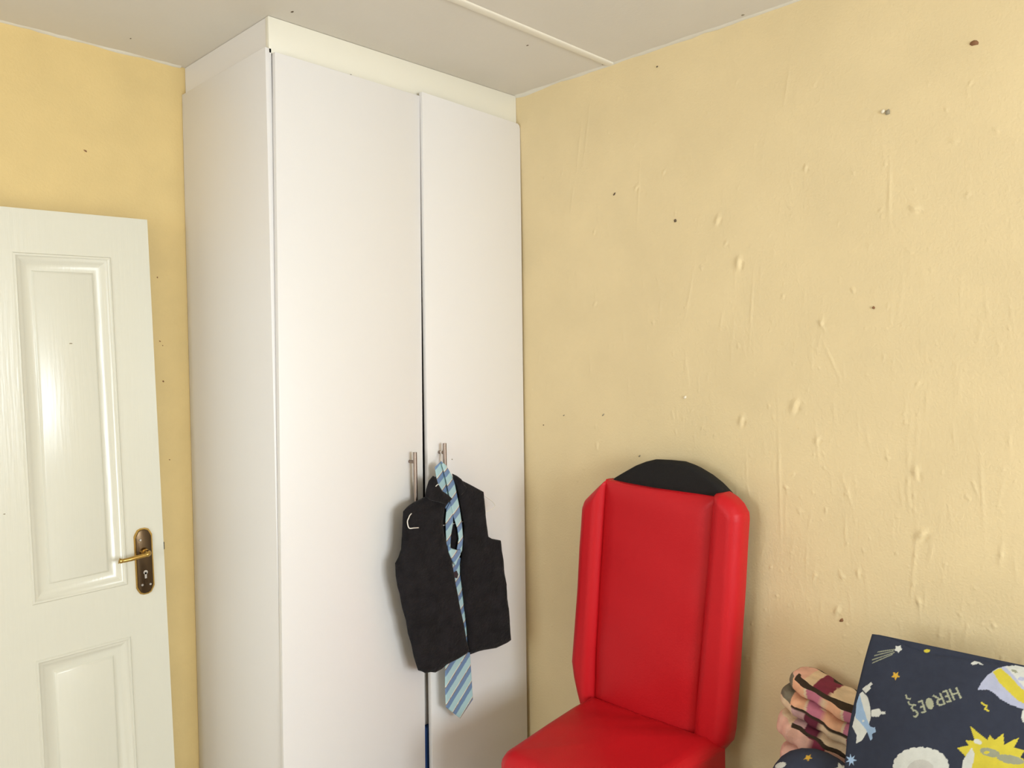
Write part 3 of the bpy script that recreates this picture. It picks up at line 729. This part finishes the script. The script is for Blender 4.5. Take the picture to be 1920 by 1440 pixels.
# meteor
motifs.append((star(1679, 1215, 8, 5, 5, .2), white))
for a, b in [((1640, 1221), (1672, 1216)), ((1634, 1228), (1670, 1219)), ((1630, 1236), (1672, 1222)), ((1630, 1242), (1668, 1226))]: motifs.append((stroke(a, b, 1.7), gry))
motifs.append((disc(1733, 1219, 6, 3), yel))
motifs.append(([(1816, 1242), (1824, 1238), (1834, 1241), (1840, 1246), (1830, 1243), (1820, 1246)], white))
# ringed planet
motifs.append(([(1832, 1293), (1838, 1280), (1850, 1264), (1866, 1252), (1884, 1247), (1960, 1258), (1980, 1320), (1960, 1336), (1920, 1330), (1895, 1322), (1875, 1311), (1862, 1299), (1852, 1293)], lilac))
motifs.append(([(1858, 1258), (1872, 1251), (1892, 1268), (1912, 1290), (1935, 1304), (1935, 1328), (1905, 1312), (1882, 1290), (1870, 1278)], yel))
motifs.append(([(1880, 1248), (1900, 1246), (1975, 1262), (1978, 1300), (1940, 1300), (1915, 1286), (1898, 1266)], white))
motifs.append((disc(1912, 1272, 7, 4), lilac)); motifs.append((disc(1898, 1257, 7, 2.5, .4), gry))
motifs.append((disc(1922, 1342, 8, 14), white))
# sunburst
burst = [(1820, 1361), (1853, 1388), (1857, 1378), (1866, 1388), (1882, 1375), (1884, 1396), (1912, 1382), (1902, 1402), (1922, 1407), (1914, 1420), (1935, 1432), (1915, 1445), (1925, 1470), (1895, 1465), (1880, 1485), (1862, 1465), (1835, 1470), (1832, 1450), (1808, 1442), (1822, 1428), (1796, 1402), (1818, 1398), (1812, 1388), (1830, 1389)]
motifs.append((burst, yel)); motifs.append(([(1806, 1440), (1808, 1425), (1824, 1401), (1829, 1412), (1827, 1430), (1822, 1445)], white))
motifs.append((disc(1835, 1391, 8, 4.5, .4), white)); motifs.append((disc(1858, 1411, 19, 8, .25), gry)); motifs.append((disc(1896, 1424, 26, 8, .2), gry))
motifs.append((disc(1852, 1411, 5, 3), yel))
# cloud flower
motifs.append((disc(1728, 1440, 42, 32), white))
for k in range(11):
    t = math.pi*(1+k/10); motifs.append((disc(1728+43*math.cos(t), 1437+28*math.sin(t), 11, 9), white))
motifs.append((disc(1728, 1444, 26, 20), lin((190, 188, 182))))
# rocket at the edge
motifs.append(([(1600, 1330), (1606, 1300), (1612, 1296), (1622, 1306), (1628, 1325), (1629, 1345), (1622, 1372), (1612, 1388), (1600, 1394), (1601, 1378), (1592, 1362)], white))
motifs.append(([(1600, 1318), (1606, 1300), (1612, 1320), (1620, 1345), (1628, 1362), (1638, 1364), (1640, 1372), (1632, 1376), (1633, 1386), (1629, 1388), (1620, 1368), (1606, 1352), (1598, 1345)], sky))
for a in ((1614, 1292, 1620, 1287), (1618, 1296, 1626, 1289), (1622, 1287, 1629, 1281)): motifs.append((stroke(a[:2], a[2:], 5.5), white))
motifs.append(([(1630, 1331), (1646, 1328), (1650, 1334), (1658, 1334), (1658, 1339), (1649, 1339), (1645, 1344), (1630, 1343)], white))
motifs.append((disc(1614, 1351, 2.2, 2.2), white))
motifs.append((star(1590, 1425, 12, 4.5, 7, .1), sky*1.25))
def px_of(P):
    q = P-np.array([0, 0, CH]); w = q@fw
    return 960+FPX*(q@rt)/w, 720-FPX*(q@up)/w
def paint(O_, ex_, ey_, mts, ground):
    pm = [([on(u, v, O_, ex_, ey_) for u, v in poly], c) for poly, c in mts]   # prints as outlines on the cloth itself
    def f(S_, T_):
        c = np.broadcast_to(ground, S_.shape+(3,)).copy()
        for poly, cc in pm:
            A = np.asarray(poly); mk = (S_ >= A[:, 0].min()) & (S_ <= A[:, 0].max()) & (T_ >= A[:, 1].min()) & (T_ <= A[:, 1].max())
            if not mk.any(): continue
            ii = np.where(mk); c[ii[0][inside(S_[ii], T_[ii], poly)], ii[1][inside(S_[ii], T_[ii], poly)]] = cc
        return c
    return f
def pbulge(S_, T_, D, h):
    A = np.asarray(pil); s0_, s1_ = A[:, 0].min(), A[:, 0].max(); t0_, t1_ = A[:, 1].min(), A[:, 1].max()
    a = np.abs(2*(S_-s0_)/(s1_-s0_)-1); b = np.abs(2*(T_-t0_)/(t1_-t0_)-1)
    return h*(1-np.clip(a, 0, 1)**2)*(1-np.clip(b, 0, 1)**2)+.003*rnd(D, .008)+.001
PL = puff('printed_pillow', m_print, pil, PO, pex, pey, lambda S_, T_, D: pbulge(S_, T_, D, .036)+.0015*np.sin(S_*31)*np.sin(T_*23)*sst(D, .05), lambda S_, T_, D: pbulge(S_, T_, D, .03), 340, 420, None,
          paint(PO+0.03*np.cross(pex, pey), pex, pey, motifs, navy), ang=80)
tag(PL, 'navy pillow printed with planets, stars and upside-down HEROES, leaning on the wall', 'pillow')

# patchwork quilt, folded, and a second navy cushion in front of it
QX = 1.965
cols_ = dict(pk=(196, 120, 142), ma=(128, 52, 72), pe=(226, 172, 138), cr=(222, 196, 164), pi=(226, 178, 160), mv=(198, 160, 160), dk=(62, 50, 40), dm=(104, 44, 62), gr=(120, 112, 96))
cols_ = {k: lin(v) for k, v in cols_.items()}
q0 = at(1490, 1300, 0, QX-.065); q1 = at(1590, 1300, 0, QX-.065); q2 = at(1490, 1400, 0, QX-.065)
du = 100/(q1[1]-q0[1]); dv = 100/(q2[2]-q0[2]); sk = (q1[2]-q0[2])/(q1[1]-q0[1])
def quilt_col(y, z):
    uu = 1490+(y-q0[1])*du; vv = 1300+(z-q0[2]-(y-q0[1])*sk)*dv
    b = vv-.56*(uu-1490)
    c = np.empty(uu.shape+(3,)); c[:] = cols_['cr']
    def cell(b0, b1, spans):
        for u0_, u1_, k in spans: c[(b >= b0) & (b < b1) & (uu >= u0_) & (uu < u1_)] = cols_[k]
    cell(-999, 1278-36, [(0, 1525, 'pi'), (1525, 1545, 'ma'), (1545, 1580, 'pe'), (1580, 2000, 'pi')])
    cell(1278-36, 1278, [(0, 1500, 'pi'), (1500, 1519, 'cr'), (1519, 1552, 'ma'), (1552, 1590, 'cr'), (1590, 2000, 'ma')])
    cell(1278, 1326, [(0, 1481, 'gr'), (1481, 1507, 'pe'), (1507, 1511, 'cr'), (1511, 1539, 'pk'), (1539, 1544, 'cr'), (1544, 1576, 'pe'), (1576, 1580, 'cr'), (1580, 2000, 'pk')])
    cell(1326, 1362, [(0, 1485, 'cr'), (1485, 1507, 'mv'), (1507, 1537, 'dm'), (1537, 1585, 'cr'), (1585, 2000, 'ma')])
    cell(1362, 9999, [(0, 1480, 'pi'), (1480, 1517, 'pi'), (1517, 1550, 'ma'), (1550, 1583, 'pi'), (1583, 2000, 'ma')])
    for l in (1242, 1278, 1326, 1362):
        c[(np.abs(b-l) < 3.2) & (uu > 1484)] = cols_['dk']
    return c
def lump(bmv, c, h, ang, p=3.6, nu=260, nv=170, seed=0):
    """rounded slab (one fold of the quilt): returns vertices, faces"""
    V, Fq = [], []
    th = np.linspace(-math.pi/2, math.pi/2, nv); ph = np.linspace(0, 2*math.pi, nu, endpoint=False)
    sg = lambda a: np.sign(a)*np.abs(a)**(2/p)
    TT, PP = np.meshgrid(th, ph, indexing='ij')
    x = h[0]*sg(np.cos(TT))*sg(np.cos(PP)); y = h[1]*sg(np.cos(TT))*sg(np.sin(PP)); z = h[2]*sg(np.sin(TT))
    k = 1+.07*np.sin(y*60+seed)*np.sin(z*70+x*40+seed)+.04*np.sin(x*55+seed*2)+.05*np.sin(y*130+x*90+seed*3)*np.cos(x*60+seed)
    x, z = x*k, z*k
    ca, sa = math.cos(ang), math.sin(ang)
    Y = c[1]+y*ca-z*sa; Z = c[2]+y*sa+z*ca; X = c[0]+x
    V = np.stack([X, Y, Z], -1).reshape(-1, 3); I = np.arange(nu*nv).reshape(nv, nu); J = np.roll(I, -1, 1)
    Fq = np.stack([I[:-1], J[:-1], J[1:], I[1:]], -1).reshape(-1, 4)
    return V, Fq
def qc(u, v, x=QX): return at(u, v, 0, x)
Vs, Fs, off = [], [], 0
for (u, v, hx2, hy2, hz2, ang, sd) in [(1562, 1304, .062, .104, .022, .30, 1), (1553, 1338, .068, .116, .030, .30, 4), (1545, 1383, .072, .112, .038, .26, 7), (1550, 1435, .072, .108, .045, .1, 9)]:
    c = qc(u, v)
    if sd == 9: c[2] = max(c[2], .50)
    V, F_ = lump(None, c, (hx2, hy2, hz2), ang, seed=sd); Vs.append(V); Fs.append(F_+off); off += len(V)
V = np.concatenate(Vs); F_ = np.concatenate(Fs)
me = bpy.data.meshes.new('patchwork_quilt'); me.from_pydata(V.tolist(), [], F_.tolist())
col = quilt_col(V[:, 1], V[:, 2]); ca = me.color_attributes.new('print', 'FLOAT_COLOR', 'POINT')
ca.data.foreach_set('color', np.concatenate([col, np.ones((len(col), 1))], 1).astype(np.float32).ravel())
QU = link('patchwork_quilt', me, m_patch, None, smooth=True, ang=70)
tag(QU, 'pink and maroon patchwork quilt folded up behind the navy pillow', 'quilt')

CX = 1.80; CO = np.array([CX, .80, .55]); cex = np.array([0, -1., 0]); cey = np.array([math.sin(.5), 0, math.cos(.5)])
cpx = [(1448, 1446), (1456, 1432), (1468, 1418), (1484, 1408), (1505, 1403), (1530, 1404), (1552, 1411), (1572, 1422), (1590, 1436), (1604, 1450)]
cp = [on(u, v, CO, cex, cey) for u, v in cpx]
tb2 = (0.468-CO[2])/math.cos(.5)
cush = [(cp[0][0]-.02, tb2+.015)]+cp+[(cp[-1][0]+.03, tb2+.015), (cp[-1][0], tb2), (cp[0][0]+.02, tb2)]
mot2 = [(star(1519, 1422, 8, 3.5, 5, .2), gold), (disc(1466, 1436, 12, 6, -.1), white), (star(1578, 1442, 14, 6, 5, .5), white)]
CU = puff('printed_cushion', m_print, cush, CO, cex, cey, lambda S_, T_, D: .035*rnd(D, .05)+.002, lambda S_, T_, D: .03*rnd(D, .05)+.002, 90, 120, None, paint(CO+.02*np.cross(cex, cey), cex, cey, mot2, navy*1.1), ang=80)
tag(CU, 'small navy cushion with a gold star in front of the patchwork quilt', 'cushion')
